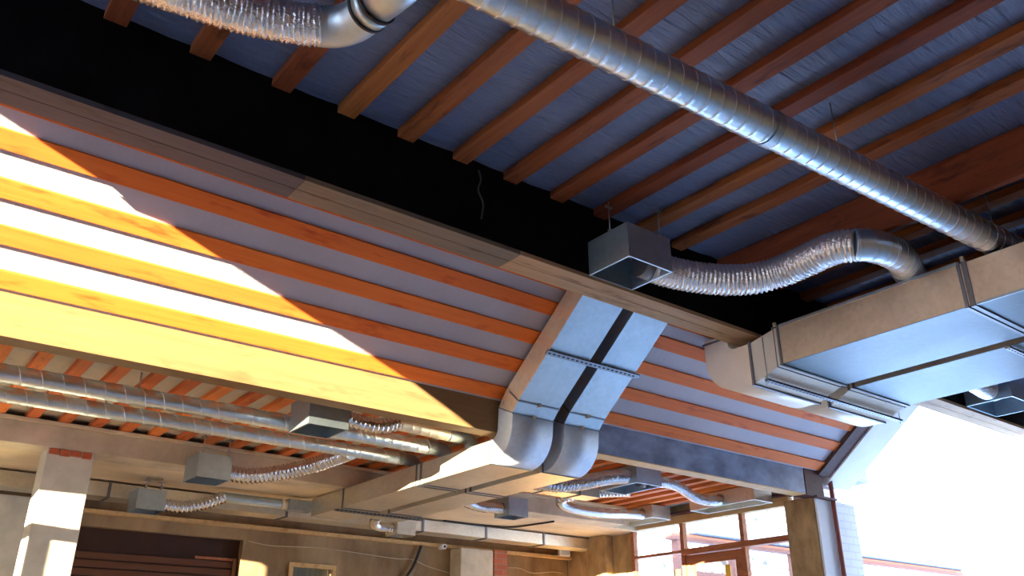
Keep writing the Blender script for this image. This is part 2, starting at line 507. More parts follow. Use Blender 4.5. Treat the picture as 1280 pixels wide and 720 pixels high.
o = MB().box(8.64, 8.98, 5.728, 5.90, 3.45, 3.78).build('end_block', M['darkwood'], b2, 0.004); o['label'] = 'dark brown end block'
MB().box(XL, 8.9, 5.742, 5.89, 3.755, 3.80).build('top_plate', M['darkwood'], b2)
b3 = thing('concrete_beam', 'rough concrete beam with a pale ledge, above the sunlit column', 'beam', (1.5, 8.55, 3.42))
MB().box(XL, 8.42, 8.40, 8.715, 3.42, 3.615).build('beam_core', M['concrete'], b3, 0.006)
MB().box(XL, 8.42, 8.37, 8.715, 3.615, 3.648).build('wall_plate', M['soffit'], b3, 0.003)
b4 = tag(MB().box(1.63, 9.0, 10.14, 10.245, 3.175, 3.215).build('timber_ledger', M['palewood'], None, 0.003),
         'long pale timber ledger on the brown back wall below the flat duct', 'ledger')

# ------------------------------------------------------------------ near hall joists
jm = None
near_x = [0.56, 1.03] + [1.53 + 0.4435 * k for k in range(9)]
far_x = [5.98 + 0.4435 * k for k in range(7)]
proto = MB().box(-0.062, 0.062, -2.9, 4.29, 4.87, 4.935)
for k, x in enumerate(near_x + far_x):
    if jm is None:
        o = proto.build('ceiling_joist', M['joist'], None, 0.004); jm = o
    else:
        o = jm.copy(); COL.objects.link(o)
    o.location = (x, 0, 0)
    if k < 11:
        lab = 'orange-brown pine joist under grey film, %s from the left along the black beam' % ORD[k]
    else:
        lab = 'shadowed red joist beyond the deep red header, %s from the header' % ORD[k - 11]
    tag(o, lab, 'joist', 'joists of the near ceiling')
tag(MB().box(5.60, 5.66, -2.9, 4.29, 4.585, 4.925).build('header_joist', M['header'], None, 0.004),
    'deep red-brown header board crossing above the large spiral duct', 'joist')

# ------------------------------------------------------------------ battens on the slope
bat0 = None
lab = ['lowest orange batten on the sloped ceiling, right above the tan beam',
       'second orange batten up on the sloped ceiling', 'third orange batten up on the sloped ceiling',
       'fourth orange batten up on the sloped ceiling, below the top one',
       'topmost orange batten on the sloped ceiling, a thin line beside the plank']
for k in range(5):
    s0 = 0.296 * k if k < 4 else 1.136
    (ay, az), (by, bz) = slope(s0, 0), slope(s0 + 0.125, 0)
    (cy, cz), (dy, dz) = slope(s0 + 0.125, 0.02), slope(s0, 0.02)
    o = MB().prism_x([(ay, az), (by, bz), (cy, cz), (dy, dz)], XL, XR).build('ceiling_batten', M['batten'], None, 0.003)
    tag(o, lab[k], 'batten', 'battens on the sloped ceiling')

# verge of the slope at its right end
vg = thing('verge_board', 'dark verge board with white outer soffit at the end of the slope', 'verge', (9.2, 5.2, 4.1))
pts = [slope(-0.04, -0.03), slope(s_top - 0.03, -0.03), slope(s_top - 0.16, 0.16), slope(-0.04, 0.16)]
MB().prism_x(pts, 8.9, 9.12).build('inner_board', M['darkwood'], vg, 0.003)
pts = [slope(-0.16, -0.05), slope(s_top - 0.01, -0.05), slope(s_top - 0.19, 0.2), slope(-0.16, 0.2)]
MB().prism_x(pts, 9.12, 9.62).build('outer_soffit', M['white'], vg, 0.003)
tag(MB().tube([(9.17, 5.745, 0.0), (9.17, 5.745, 3.70)], 0.026, 16).build('downpipe', M['pipered']),
    'thin red-brown downpipe on the white corner wall', 'pipe')
tag(MB().box(8.80, 9.20, 5.71, 5.775, 3.44, 3.462).build('flashing_strip', M['darkwood'], None, 0.003),
    'short dark flashing strip under the end of the painted beam', 'strip')

# ------------------------------------------------------------------ low hall joists
lj = None
n_low = 0
for k in range(34):
    x = 0.40 + 0.2605 * k
    if lj is None:
        o = MB().box(-0.047, 0.047, 5.90, 8.64, 3.65, 3.695).build('low_joist', M['lowjoist'], None, 0.003); lj = o
    else:
        o = lj.copy(); COL.objects.link(o)
    o.location = (x, 0, 0)
    if x > 8.95:
        bpy.data.objects.remove(o); continue
    tag(o, 'short orange joist of the low ceiling behind the tan beam, %s from the left' % ORD[k], 'joist', 'joists of the low ceiling')

# ------------------------------------------------------------------ columns
cA = thing('concrete_column', 'grey concrete column with sunlit patches and orange brick at its top', 'column', (1.56, 8.55, 0))
MB().box(1.36, 1.75, 8.40, 8.70, 0, 3.42).build('shaft', M['column'], cA, 0.008)
mb = MB()
for k in range(4):
    mb.box(1.375 + 0.09 * k, 1.455 + 0.09 * k, 8.385, 8.41, 3.365 - 0.008 * (k % 2), 3.415)
o = mb.build('brick_infill', M['fill'], cA, 0.006); o['label'] = 'orange brick course'
cB = thing('plastered_column', 'brown plastered column with white rendered side under the right end of the beam', 'column', (9.03, 6.0, 0))
MB().box(8.85, 9.22, 5.80, 6.20, 0, 3.462).build('shaft', M['plaster'], cB, 0.01)
o = MB().box(8.87, 9.225, 5.775, 5.80, 0, 3.44).build('white_render', M['white'], cB, 0.003); o['label'] = 'white rendered face'
cC = tag(MB().box(8.86, 9.24, 9.26, 9.66, 0, 3.43).build('plastered_column', M['plaster'], None, 0.01),
         'brown column at the left side of the timber window, warm lit near its foot', 'column')
cD = thing('concrete_column', 'plain concrete pier against the back wall left of the red brick', 'column', (7.05, 10.1, 0))
MB().box(6.86, 7.40, 9.98, 10.245, 0, 3.17).build('shaft', M['concrete'], cD, 0.008)
tag(MB().box(7.45, 7.68, 10.02, 10.245, 0, 3.19).build('brick_pier', M['redbrick'], None, 0.004),
    'narrow red brick pier against the back wall', 'pier')

# ------------------------------------------------------------------ spiral seam duct
def spiral_duct(mb, pts, r, pitch=0.1, seg=40, step=0.011, rib=0.0035, straight=True):
    if straight:
        a, b = Vector(pts[0]), Vector(pts[-1])
        L = (b - a).length; n = max(2, int(L / step))
        path = [a.lerp(b, i / n) for i in range(n + 1)]
    else:
        path, L = smooth_path(pts, 160)
    def rf(i, n, th, s):
        ph = (s / pitch - th / (2 * PI)) % 1.0
        return r + (rib if ph < 0.13 else 0.0)
    return mb.tube(path, r, seg, True, rf)

def helix(path, r, pitch, wire=0.003, steps=36):
    # raised lock seam wound round a straight or curved centre line
    pts = [Vector(p) for p in path]
    L = [0.0]
    for a, b in zip(pts, pts[1:]):
        L.append(L[-1] + (b - a).length)
    n = int(L[-1] / pitch * steps)
    out = []; j = 0
    T0 = (pts[1] - pts[0]).normalized()
    N = (Vector((0, 0, 1)) - T0 * T0.z).normalized()
    for k in range(n + 1):
        sdist = L[-1] * k / n
        while j < len(L) - 2 and L[j + 1] < sdist:
            j += 1
        T = (pts[j + 1] - pts[j]).normalized()
        N = (N - T * N.dot(T)).normalized()
        B = T.cross(N)
        c = pts[j].lerp(pts[j + 1], min(1, (sdist - L[j]) / max(1e-9, L[j + 1] - L[j])))
        a = 2 * PI * k / steps
        out.append(c + N * (r * math.cos(a)) + B * (r * math.sin(a)))
    return MB().tube(out, wire, 5)

def flex_duct(mb, pts, r, pitch=0.03, amp=0.010, seg=36, seed=1, jitter=0.004):
    _, L = smooth_path(pts, 10)
    n = max(30, int(L / pitch * 5))
    path, L = smooth_path(pts, n)
    rr = random.Random(seed)
    jit = [[rr.uniform(-1, 1) for _ in range(seg)] for _ in range(n)]
    def rf(i, nn, th, s):
        k = int(round(th / (2 * PI) * seg)) % seg
        w = abs(((s / pitch) % 1.0) * 2 - 1)
        return r - amp * (1 - w) ** 1.3 + jitter * jit[i][k]
    return mb.tube(path, r, seg, True, rf)

sd = thing('spiral_duct', 'large spiral seamed steel duct running diagonally across the near ceiling', 'duct', (4.0, 2.5, 4.47))
A_ = Vector((1.50, 2.488, 4.47)); B_ = Vector((6.75, 2.235, 4.47))
spiral_duct(MB(), [A_, B_], 0.106, 0.1).build('duct_body', M['spiral'], sd)
helix([A_, B_], 0.1065, 0.1).build('lock_seam', M['seam'], sd)
mb = MB()
d_ = (B_ - A_).normalized()
for t in (0.42,):
    c = A_.lerp(B_, t)
    mb.tube([c - d_ * 0.03, c + d_ * 0.03], 0.111, 40, False)
mb.build('joint_band', M['galv'], sd)
for t in (0.2, 0.55, 0.9):
    c = A_.lerp(B_, t)
    MB().tube([c + Vector((0, 0, 0.1)), Vector((c.x, c.y, 4.93))], 0.004, 8).build('hanger_rod', M['rod'], sd)

# top-left flexible duct with rigid elbow
fl = thing('flexible_duct', 'crinkled foil duct at the top left leading into a shiny steel elbow', 'duct', (1.0, 3.45, 4.62))
flex_duct(MB(), [(0.30, 3.62, 4.64), (0.65, 3.55, 4.62), (0.98, 3.48, 4.61), (1.22, 3.41, 4.62), (1.36, 3.35, 4.63)], 0.108, 0.026, 0.009, 40, 4, 0.006).build('foil_hose', M['foil'], fl)
path, _ = smooth_path([(1.345, 3.36, 4.63), (1.42, 3.31, 4.63), (1.475, 3.22, 4.63), (1.50, 3.08, 4.63)], 40)
MB().tube(path, 0.106, 40).build('elbow', M['galv'], fl)
MB().tube([(1.49, 3.12, 4.63), (1.53, 2.86, 4.63), (1.54, 2.77, 4.63)], 0.103, 40).build('rigid_pipe', M['galv'], fl)
MB().tube([(0.70, 3.54, 4.72), (0.70, 3.54, 4.93)], 0.004, 8).build('hanger_rod', M['rod'], fl)
for p_, q_ in (((1.493, 3.125, 4.63), (1.4955, 3.105, 4.63)), ((1.503, 3.045, 4.63), (1.5055, 3.025, 4.63))):
    MB().tube([p_, q_], 0.113, 40).build('rubber_seal', M['rubber'], fl)
MB().tube([(1.4955, 3.105, 4.63), (1.503, 3.045, 4.63)], 0.109, 40).build('coupling', M['galv'], fl)

# ------------------------------------------------------------------ plenum boxes
def plenum_box(label, x0, x1, y0, y1, z0, z1, mt='galv', rods=None, rod_top=4.9, spigot=None, group='duct outlet boxes', open_bottom=True, t=0.004):
    """sheet metal box, open below, with a round spigot and hanging rods"""
    r = thing('outlet_box', label, 'box', ((x0 + x1) / 2, (y0 + y1) / 2, z0), group)
    mb = MB()
    mb.box(x0, x0 + t, y0, y1, z0, z1); mb.box(x1 - t, x1, y0, y1, z0, z1)
    mb.box(x0 + t, x1 - t, y0, y0 + t, z0, z1); mb.box(x0 + t, x1 - t, y1 - t, y1, z0, z1)
    mb.box(x0 + t, x1 - t, y0 + t, y1 - t, z1 - t, z1)
    mb.build('casing', M[mt], r)
    rim = MB()
    w = 0.012
    rim.box(x0 - 0.002, x1 + 0.002, y0 - 0.002, y0 + w, z0 - 0.003, z0); rim.box(x0 - 0.002, x1 + 0.002, y1 - w, y1 + 0.002, z0 - 0.003, z0)
    rim.box(x0 - 0.002, x0 + w, y0 + w, y1 - w, z0 - 0.003, z0); rim.box(x1 - w, x1 + 0.002, y0 + w, y1 - w, z0 - 0.003, z0)
    rim.build('rim', M[mt], r)
    if spigot:
        c, n, rad = spigot
        c = Vector(c); n = Vector(n)
        MB().tube([c - n * 0.10, c + n * 0.05], rad, 32).build('spigot', M['flange'], r)
    for (rx, ry) in rods or []:
        rb = MB()
        rb.tube([(rx, ry, z1 - 0.03), (rx, ry, rod_top)], 0.005, 8)
        ro = rb.build('hanger_rod', M['rod'], r)
        MB().box(rx - 0.012, rx + 0.012, ry - 0.012, ry + 0.012, z1 + 0.02, z1 + 0.055).build('nut_clip', M['rod'], ro)
        MB().box(rx - 0.03, rx + 0.03, ry - 0.012, ry + 0.012, rod_top - 0.05, rod_top - 0.035).build('top_clip', M['rod'], ro)
    return r

plenum_box('large galvanised box hanging from two rods beside the black beam', 4.05, 4.50, 3.86, 4.283, 4.335, 4.61,
           rods=[(4.11, 4.10), (4.46, 3.92)], rod_top=4.90, spigot=((4.47, 4.07, 4.44), (1, 0, 0), 0.098))
f1 = thing('flexible_duct', 'big foil hose snaking from the large hanging box to the big rectangular duct', 'duct', (5.2, 3.4, 4.43))
flex_duct(MB(), [(4.50, 4.07, 4.455), (4.72, 3.99, 4.425), (4.98, 3.84, 4.40), (5.18, 3.68, 4.40), (5.31, 3.50, 4.43), (5.33, 3.28, 4.445),
                 (5.32, 3.02, 4.45), (5.36, 2.86, 4.425)], 0.125, 0.036, 0.015, 44, 9, 0.004).build('foil_hose', M['foil'], f1)
spiral_duct(MB(), [(5.345, 2.885, 4.43), (5.45, 2.80, 4.42), (5.62, 2.77, 4.42), (5.85, 2.80, 4.44), (6.1, 2.90, 4.49), (6.32, 2.97, 4.47), (6.42, 2.99, 4.365)],
            0.118, 0.085, 40, rib=0.004, straight=False).build('spiral_elbow', M['spiral'], f1)
helix(smooth_path([(5.45, 2.80, 4.42), (5.62, 2.77, 4.42), (5.85, 2.80, 4.44), (6.1, 2.90, 4.49), (6.3, 2.965, 4.475)], 60)[0], 0.1185, 0.1).build('lock_seam', M['seam'], f1)

# ------------------------------------------------------------------ rectangular ducts
def frame_bar(outer_a, inner_a, dirv, x0, x1, w=0.012, t=0.018):
    """flange frame round a duct at one section: outer/inner YZ points, dirv = duct direction in YZ"""
    mb = MB()
    o = Vector((0, *outer_a)); i = Vector((0, *inner_a))
    h = (i - o); hn = h.normalized(); dv = Vector((0, *dirv)).normalized()
    cx = (x0 + x1) / 2
    X = Vector((1, 0, 0))
    for c in (o - hn * t / 2, i + hn * t / 2):
        mb.obox(Vector((cx, 0, 0)) + c, X * ((x1 - x0) / 2 + t), dv * w, hn * (t / 2))
    for x in (x0 - t / 2, x1 + t / 2):
        mb.obox(Vector((x, 0, 0)) + (o + i) / 2, X * (t / 2), dv * w, hn * (h.length / 2))
    return mb

def lerp2(a, b, t):
    return (a[0] + (b[0] - a[0]) * t, a[1] + (b[1] - a[1]) * t)

def far_duct(label, x0, x1, yend):
    r = thing('rectangular_duct', label, 'duct', ((x0 + x1) / 2, 5.7, 3.3), 'pair of steel ducts down the slope')
    so, si = (4.575, 4.357), (4.70, 4.513)
    eo, ei = (5.425, 3.672), (5.58, 3.815)
    so2, si2 = lerp2(so, eo, 0.52), lerp2(si, ei, 0.52)
    MB().strip_x([so, so2], [si, si2], x0, x1).build('sloped_section', M['galv'], r)
    MB().strip_x([so2, eo], [si2, ei], x0, x1).build('sloped_section', M['galv'], r)
    MB().strip_x([so2, lerp2(so, eo, 0.522)], [si2, lerp2(si, ei, 0.522)], x0 - 0.002, x1 + 0.002).build('seam_strip', M['flange'], r)
    co_, ci_ = (5.505, 3.585), (5.70, 3.675)
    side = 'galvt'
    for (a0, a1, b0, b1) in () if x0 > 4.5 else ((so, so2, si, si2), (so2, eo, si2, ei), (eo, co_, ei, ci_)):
        MB().strip_x([lerp2(a0, b0, 0.01), lerp2(a1, b1, 0.01)], [lerp2(a0, b0, 0.99), lerp2(a1, b1, 0.99)], x0 - 0.002, x0).build('reflection_sheet', M[side], r)  # thin added sheet, batten reflections painted as its tan colour
    MB().strip_x([eo, co_], [ei, ci_], x0, x1).build('collar', M['galv'], r)
    arcO, arcI = [], []
    for k in range(13):
        a = PI / 2 * k / 12
        arcO.append((5.512 + 0.29 * (1 - math.cos(a)), 3.505 - 0.29 * math.sin(a)))
        arcI.append((5.708 + 0.094 * (1 - math.cos(a)), 3.505 - 0.094 * math.sin(a)))
    MB().strip_x([co_] + arcO, [ci_] + arcI, x0, x1, smooth=True).build('elbow', M['soft'], r)
    yo = arcO[-1][0]; z0, z1 = arcO[-1][1], arcI[-1][1]
    cuts = [yo, 6.94, 8.45, yend]
    for a, b in zip(cuts, cuts[1:]):
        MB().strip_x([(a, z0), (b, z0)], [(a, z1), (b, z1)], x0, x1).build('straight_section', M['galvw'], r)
    for (po, pi_, dv, w) in ((eo, ei, (1, -0.8), 0.007), (co_, ci_, (0.6, -1), 0.005), ((yo, z0), (yo, z1), (1, 0), 0.008),
                             ((6.90, z0), (6.90, z1), (1, 0), 0.014), ((6.98, z0), (6.98, z1), (1, 0), 0.01), ((8.45, z0), (8.45, z1), (1, 0), 0.014)):
        frame_bar(po, pi_, dv, x0, x1, w, 0.007).build('flange', M['flange'], r)
    # clips on the flanges
    for (cy, cz) in (eo, co_):
        xm = (x0 + x1) / 2
        MB().box(xm - 0.012, xm + 0.012, cy - 0.02, cy + 0.012, cz - 0.022, cz + 0.01).build('clip', M['galvw'], r)
        MB().box(x0 - 0.016, x0 - 0.004, cy + 0.11, cy + 0.14, cz + 0.10, cz + 0.13).build('clip', M['galvw'], r)
    return r
far_duct('left steel duct of the pair coming down the sloped ceiling, its side brightly sunlit', 4.27, 4.712, 9.2)
far_duct('right steel duct of the pair coming down the sloped ceiling', 4.838, 5.245, 8.9)

def near_duct(label, x0, x1, xa, xb, group='pair of wide steel ducts overhead'):
    r = thing('rectangular_duct', label, 'duct', ((x0 + x1) / 2, 2.0, 4.015), group)
    zb, zt = 4.015, 4.355
    cuts = [-2.8, -0.4, 2.49, 4.13]
    for a, b in zip(cuts, cuts[1:]):
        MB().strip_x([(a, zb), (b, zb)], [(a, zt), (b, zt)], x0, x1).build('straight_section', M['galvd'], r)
        MB().box(x0 - 0.003, x0, a + 0.004, b - 0.004, zb + 0.004, zt - 0.004).build('reflection_sheet', M['galvt'], r)  # added sheet with the joists' warm reflection in its colour
    MB().strip_x([(4.13, zb), (4.335, 3.875)], [(4.13, zt), (4.335, 4.245)], x0, x1, xa, xb).build('reducer', M['pale_sheet'], r)
    O, I = [(4.335, 3.875)], [(4.335, 4.245)]
    for k in range(13):
        a = PI / 2 * k / 12
        O.append((4.50 + 0.335 * math.sin(a), 4.21 - 0.335 * math.cos(a)))
        I.append((4.50 + 0.07 * math.sin(a), 4.315 - 0.07 * math.cos(a)))
    O.append((4.835, 4.40)); I.append((4.57, 4.40))
    MB().strip_x(O, I, xa, xb, smooth=True).build('elbow', M['pale_sheet'], r)
    for (po, pi_, dv, a, b, w) in (((4.105, zb), (4.105, zt), (1, 0), x0, x1, 0.01), ((4.155, zb - 0.005), (4.155, zt), (1, 0), x0, x1, 0.01),
                                   ((4.335, 3.875), (4.335, 4.245), (1, 0), xa, xb, 0.012), ((4.835, 4.37), (4.57, 4.37), (0, 1), xa, xb, 0.008),
                                   ((2.47, zb), (2.47, zt), (1, 0), x0, x1, 0.016), ((2.515, zb), (2.515, zt), (1, 0), x0, x1, 0.012), ((-0.4, zb), (-0.4, zt), (1, 0), x0, x1, 0.014)):
        frame_bar(po, pi_, dv, a, b, w, 0.012).build('flange', M['flange'], r)
    MB().box(x0 - 0.014, x0 + 0.006, 2.52, 4.09, zt - 0.006, zt + 0.016).build('lock_seam', M['galv'], r)
    MB().box(x1 - 0.006, x1 + 0.014, 2.52, 4.09, zt - 0.006, zt + 0.016).build('lock_seam', M['galv'], r)
    MB().box(x0 - 0.008, x0 + 0.004, -0.38, 2.45, zb - 0.006, zb + 0.012).build('lock_seam', M['galv'], r)
    for y in (2.47, 4.12):
        MB().box(x0 - 0.03, x0 - 0.008, y - 0.012, y + 0.012, zt + 0.005, zt + 0.04).build('clip', M['galvw'], r)
    return r
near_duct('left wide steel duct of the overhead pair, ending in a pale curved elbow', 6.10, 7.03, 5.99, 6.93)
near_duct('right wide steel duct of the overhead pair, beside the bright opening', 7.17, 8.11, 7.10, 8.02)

def trapeze(label, x0, x1, y, z, dy=0.0, zt=(4.9, 4.9), n=None, tilt=None, rods=True, w=0.02, hh=0.02):
    """perforated channel rail with a threaded rod at each end"""
    r = thing('hanger_rail', label, 'hanger', ((x0 + x1) / 2, y, z), 'perforated hanger rails under the ducts')
    d = Vector((0, 1, 0)) if tilt is None else Vector((0, *tilt)).normalized()
    up = Vector((1, 0, 0)).cross(d)
    c = Vector(((x0 + x1) / 2, y, z))
    MB().obox(c, (((x1 - x0) / 2), 0, 0), d * w, up * hh * 0.5).build('channel', M['rail'], r)
    mb = MB()
    k = int((x1 - x0) / 0.05)
    for i in range(k):
        x = x0 + 0.025 + i * 0.05
        mb.obox(Vector((x, y, z)) - up * hh * 0.5, (0.013, 0, 0), d * 0.006, up * 0.0015)
        mb.obox(Vector((x, y, z)) - d * w, (0.013, 0, 0), d * 0.0015, up * 0.004)
    h = mb.build('slot_row', M['hole'], r); h['label'] = 'row of dark slots'
    if rods:
        for x in (x0 + 0.015, x1 - 0.015):
            MB().tube([(x, y, z - 0.03), (x, y, zt[0])], 0.0045, 8).build('threaded_rod', M['rod'], r)
    return r
tl = (0.78, -0.63)
ny_, nz_ = 5.030 - 0.012 * 0.63, 3.990 - 0.014 * 0.78
trapeze('perforated rail crossing both ducts on the slope', 4.24, 5.285, ny_ - 0.004, nz_ - 0.004, tilt=tl, rods=False)
trapeze('perforated rail under the wide ducts nearest the black beam', 6.03, 8.16, 4.235, 3.895, zt=(4.29, 4.29))
trapeze('perforated rail under the wide ducts at the right edge of the view', 7.10, 8.2, 2.70, 3.985, zt=(4.9, 4.9), rods=False)
trapeze('perforated rail under the low ducts near their far end', 4.22, 5.30, 8.52, 3.195, zt=(3.43, 3.43), rods=False)
tag(MB().tube([(6.045, 4.25, 3.85), (6.045, 4.25, 4.31)], 0.004, 8).build('hanger_wire', M['rod']), 'thin wire hanging by the pale duct elbow', 'wire')

# connection pieces beside the wide ducts: box and foil hose at the far right
plenum_box('grey box on the black beam beyond the wide ducts at far right', 9.75, 10.45, 3.78, 4.28, 4.34, 4.66, rods=None, group='duct outlet boxes', spigot=((9.78, 4.0, 4.46), (-1, 0, 0), 0.1))
f2 = thing('flexible_duct', 'short foil hose at far right joining a grey box behind the wide ducts', 'duct', (9.2, 4.0, 4.45))
flex_duct(MB(), [(8.11, 3.55, 4.2), (8.6, 3.72, 4.36), (9.1, 3.92, 4.46), (9.72, 4.0, 4.46)], 0.12, 0.036, 0.014, 36, 5).build('foil_hose', M['foil'], f2)

# ------------------------------------------------------------------ low hall services
def straight_pipe(label, a, b, r, pitch=0.09):
    t = thing('spiral_duct', label, 'duct', a, 'spiral ducts under the low ceiling')
    spiral_duct(MB(), [a, b], r, pitch, 28, 0.012, 0.003).build('duct_body', M['spiral'], t)
    helix([(0.2, a[1], a[2]), b], r + 0.0005, 0.14, 0.003, 28).build('lock_seam', M['seam'], t)
    return t
p1 = straight_pipe('upper of two long spiral ducts under the low ceiling', (-3, 6.66, 3.505), (4.20, 6.66, 3.505), 0.066)
path, _ = smooth_path([(4.16, 6.66, 3.505), (4.30, 6.66, 3.505), (4.37, 6.66, 3.47), (4.39, 6.66, 3.40)], 30)
MB().tube(path, 0.067, 28).build('elbow', M['galv'], p1)
p2 = straight_pipe('lower of two long spiral ducts under the low ceiling', (-3, 7.18, 3.497), (4.22, 7.18, 3.497), 0.060)
path, _ = smooth_path([(4.16, 7.18, 3.497), (4.30, 7.18, 3.497), (4.37, 7.18, 3.46), (4.39, 7.18, 3.40)], 30)
MB().tube(path, 0.061, 28).build('elbow', M['galv'], p2)
for p_, xs_, y, z in ((p1, (0.62, 1.6, 2.9), 6.66, 3.57), (p2, (0.45, 1.5, 3.3), 7.18, 3.556)):
    for x in xs_:
        MB().tube([(x, y, z - 0.01), (x, y, 3.73)], 0.007, 8).build('hanger_rod', M['rod'], p_)

plenum_box('bright-lipped box tucked under the sunlit tan beam', 2.72, 3.06, 6.06, 6.42, 3.362, 3.60, rods=[(2.8, 6.3)], rod_top=3.648, spigot=((3.03, 6.24, 3.52), (1, 0, 0), 0.06))
f3 = thing('flexible_duct', 'sunlit foil hose from the box under the tan beam', 'duct', (3.3, 6.24, 3.5))
flex_duct(MB(), [(3.06, 6.24, 3.52), (3.25, 6.24, 3.49), (3.45, 6.24, 3.495), (3.62, 6.24, 3.55)], 0.068, 0.042, 0.020, 30, 11).build('foil_hose', M['hose'], f3)
spiral_duct(MB(), [(3.60, 6.24, 3.545), (4.14, 6.24, 3.53)], 0.06, 0.09, 28).build('rigid_pipe', M['galvw'], f3)
path, _ = smooth_path([(4.12, 6.24, 3.53), (4.30, 6.24, 3.53), (4.37, 6.24, 3.48), (4.39, 6.24, 3.40)], 30)
MB().tube(path, 0.062, 28).build('elbow', M['galv'], f3)

plenum_box('grey box hanging in front of the concrete beam right of the sunlit column', 2.54, 2.86, 7.98, 8.33, 3.25, 3.47, rods=[(2.58, 8.0), (2.82, 8.0)], rod_top=3.66,
           spigot=((2.83, 8.12, 3.35), (1, 0, 0), 0.065))
f4 = thing('flexible_duct', 'foil hose rising from the grey box to the lower spiral duct', 'duct', (3.2, 7.8, 3.4))
flex_duct(MB(), [(2.86, 8.12, 3.345), (3.08, 8.08, 3.335), (3.32, 7.92, 3.37), (3.52, 7.68, 3.42), (3.64, 7.40, 3.47), (3.68, 7.2, 3.49)], 0.078, 0.042, 0.020, 30, 12).build('foil_hose', M['hose'], f4)

plenum_box('small pale box farther back above the dark shutter', 2.36, 2.64, 9.12, 9.42, 3.10, 3.30, rods=[(2.45, 9.2), (2.6, 9.2)], rod_top=3.43, spigot=((2.61, 9.27, 3.2), (1, 0, 0), 0.055))
f5 = thing('flexible_duct', 'foil hose behind the grey box, rising into a short steel pipe', 'duct', (3.0, 9.25, 3.25))
flex_duct(MB(), [(2.64, 9.27, 3.185), (2.86, 9.27, 3.18), (3.08, 9.27, 3.24), (3.28, 9.27, 3.33)], 0.066, 0.042, 0.020, 26, 13).build('foil_hose', M['hose'], f5)
spiral_duct(MB(), [(3.26, 9.27, 3.33), (4.0, 9.27, 3.33)], 0.052, 0.12, 24).build('rigid_pipe', M['galv'], f5)
MB().tube([(3.93, 9.27, 3.33), (4.0, 9.27, 3.33)], 0.058, 24).build('coupling', M['galvw'], f5)
MB().strip_x([(9.2, 3.27), (9.34, 3.27)], [(9.2, 3.39), (9.34, 3.39)], 4.0, 4.27).build('transition_box', M['galv'], f5)

fd = thing('rectangular_duct', 'long flat dull duct running along the back wall under the soffit', 'duct', (2, 9.65, 3.25))
cuts = [XL, -1.0, 0.55, 2.2, 4.15, 6.0, 7.0, 8.0, 9.0]
for a, b in zip(cuts, cuts[1:]):
    MB().box(a + 0.004, b - 0.004, 9.60, 9.90, 3.262, 3.405).build('straight_section', M['galvw'], fd)
for c in cuts[1:-1]:
    MB().box(c - 0.014, c + 0.014, 9.588, 9.912, 3.25, 3.415).build('flange', M['flange'], fd)

plenum_box('pale box at the far end of the low ducts, near the back wall', 5.42, 5.68, 9.25, 9.52, 3.14, 3.30, 'galvw', rods=[(5.5, 9.4)], rod_top=3.43, spigot=((5.45, 9.36, 3.22), (-1, 0, 0), 0.055))
f6 = thing('flexible_duct', 'short foil hose below the far end of the low ducts', 'duct', (5.2, 9.2, 3.2))
flex_duct(MB(), [(4.95, 8.92, 3.25), (5.05, 9.15, 3.215), (5.2, 9.3, 3.20), (5.42, 9.36, 3.21)], 0.058, 0.042, 0.020, 26, 14).build('foil_hose', M['hose'], f6)
plenum_box('grey box hanging right of the low ducts before the reddish beam', 6.21, 6.50, 8.08, 8.36, 3.29, 3.50, rods=[(6.3, 8.2)], rod_top=3.66, spigot=((6.24, 8.2, 3.38), (-1, 0, 0), 0.06))
f7 = thing('flexible_duct', 'foil hose entering the grey box right of the low ducts', 'duct', (5.8, 8.1, 3.35))
flex_duct(MB(), [(5.245, 7.7, 3.33), (5.5, 7.9, 3.33), (5.8, 8.08, 3.34), (6.21, 8.2, 3.37)], 0.062, 0.042, 0.020, 26, 15).build('foil_hose', M['hose'], f7)

# right-hand side of the low hall
plenum_box('blue-grey box between two hoses under the orange joists', 6.60, 6.98, 6.38, 6.95, 3.44, 3.63, rods=[(6.7, 6.6), (6.9, 6.6)], rod_top=3.648, spigot=((6.95, 6.6, 3.52), (1, 0, 0), 0.062))
f8 = thing('flexible_duct', 'foil hose arching from the right low duct up to the blue-grey box', 'duct', (5.9, 6.4, 3.4))
flex_duct(MB(), [(5.245, 6.45, 3.29), (5.55, 6.43, 3.295), (5.85, 6.45, 3.35), (6.15, 6.47, 3.43), (6.4, 6.5, 3.49), (6.60, 6.52, 3.52)], 0.078, 0.042, 0.020, 32, 16).build('foil_hose', M['hose'], f8)
f9 = thing('flexible_duct', 'pale hose from the blue-grey box dipping to the wide box above the glazing', 'duct', (7.8, 6.7, 3.55))
flex_duct(MB(), [(6.98, 6.6, 3.53), (7.3, 6.62, 3.56), (7.62, 6.70, 3.56), (7.95, 6.78, 3.50), (8.25, 6.82, 3.495), (8.5, 6.84, 3.53)], 0.06, 0.04, 0.014, 30, 17).build('foil_hose', M['hose'], f9)
plenum_box('wide box above the glazing nearest the painted beam', 8.5, 8.84, 6.34, 7.33, 3.47, 3.64, 'galvw', spigot=((8.53, 6.84, 3.55), (-1, 0, 0), 0.055))
plenum_box('wide box above the glazing beside the left column', 8.5, 8.84, 7.97, 8.92, 3.475, 3.64, 'galvw', spigot=((8.53, 8.15, 3.55), (-1, 0, 0), 0.055))
f10 = thing('flexible_duct', 'kinked pale hose curving below the low joists to the left wide box', 'duct', (7.2, 7.4, 3.4))
flex_duct(MB(), [(7.12, 7.02, 3.50), (6.75, 7.22, 3.47), (6.48, 7.42, 3.415), (6.62, 7.58, 3.37), (7.05, 7.72, 3.37), (7.6, 7.9, 3.42), (8.1, 8.08, 3.49), (8.5, 8.15, 3.53)], 0.06, 0.04, 0.012, 30, 18, 0.003).build('foil_hose', M['hose'], f10)
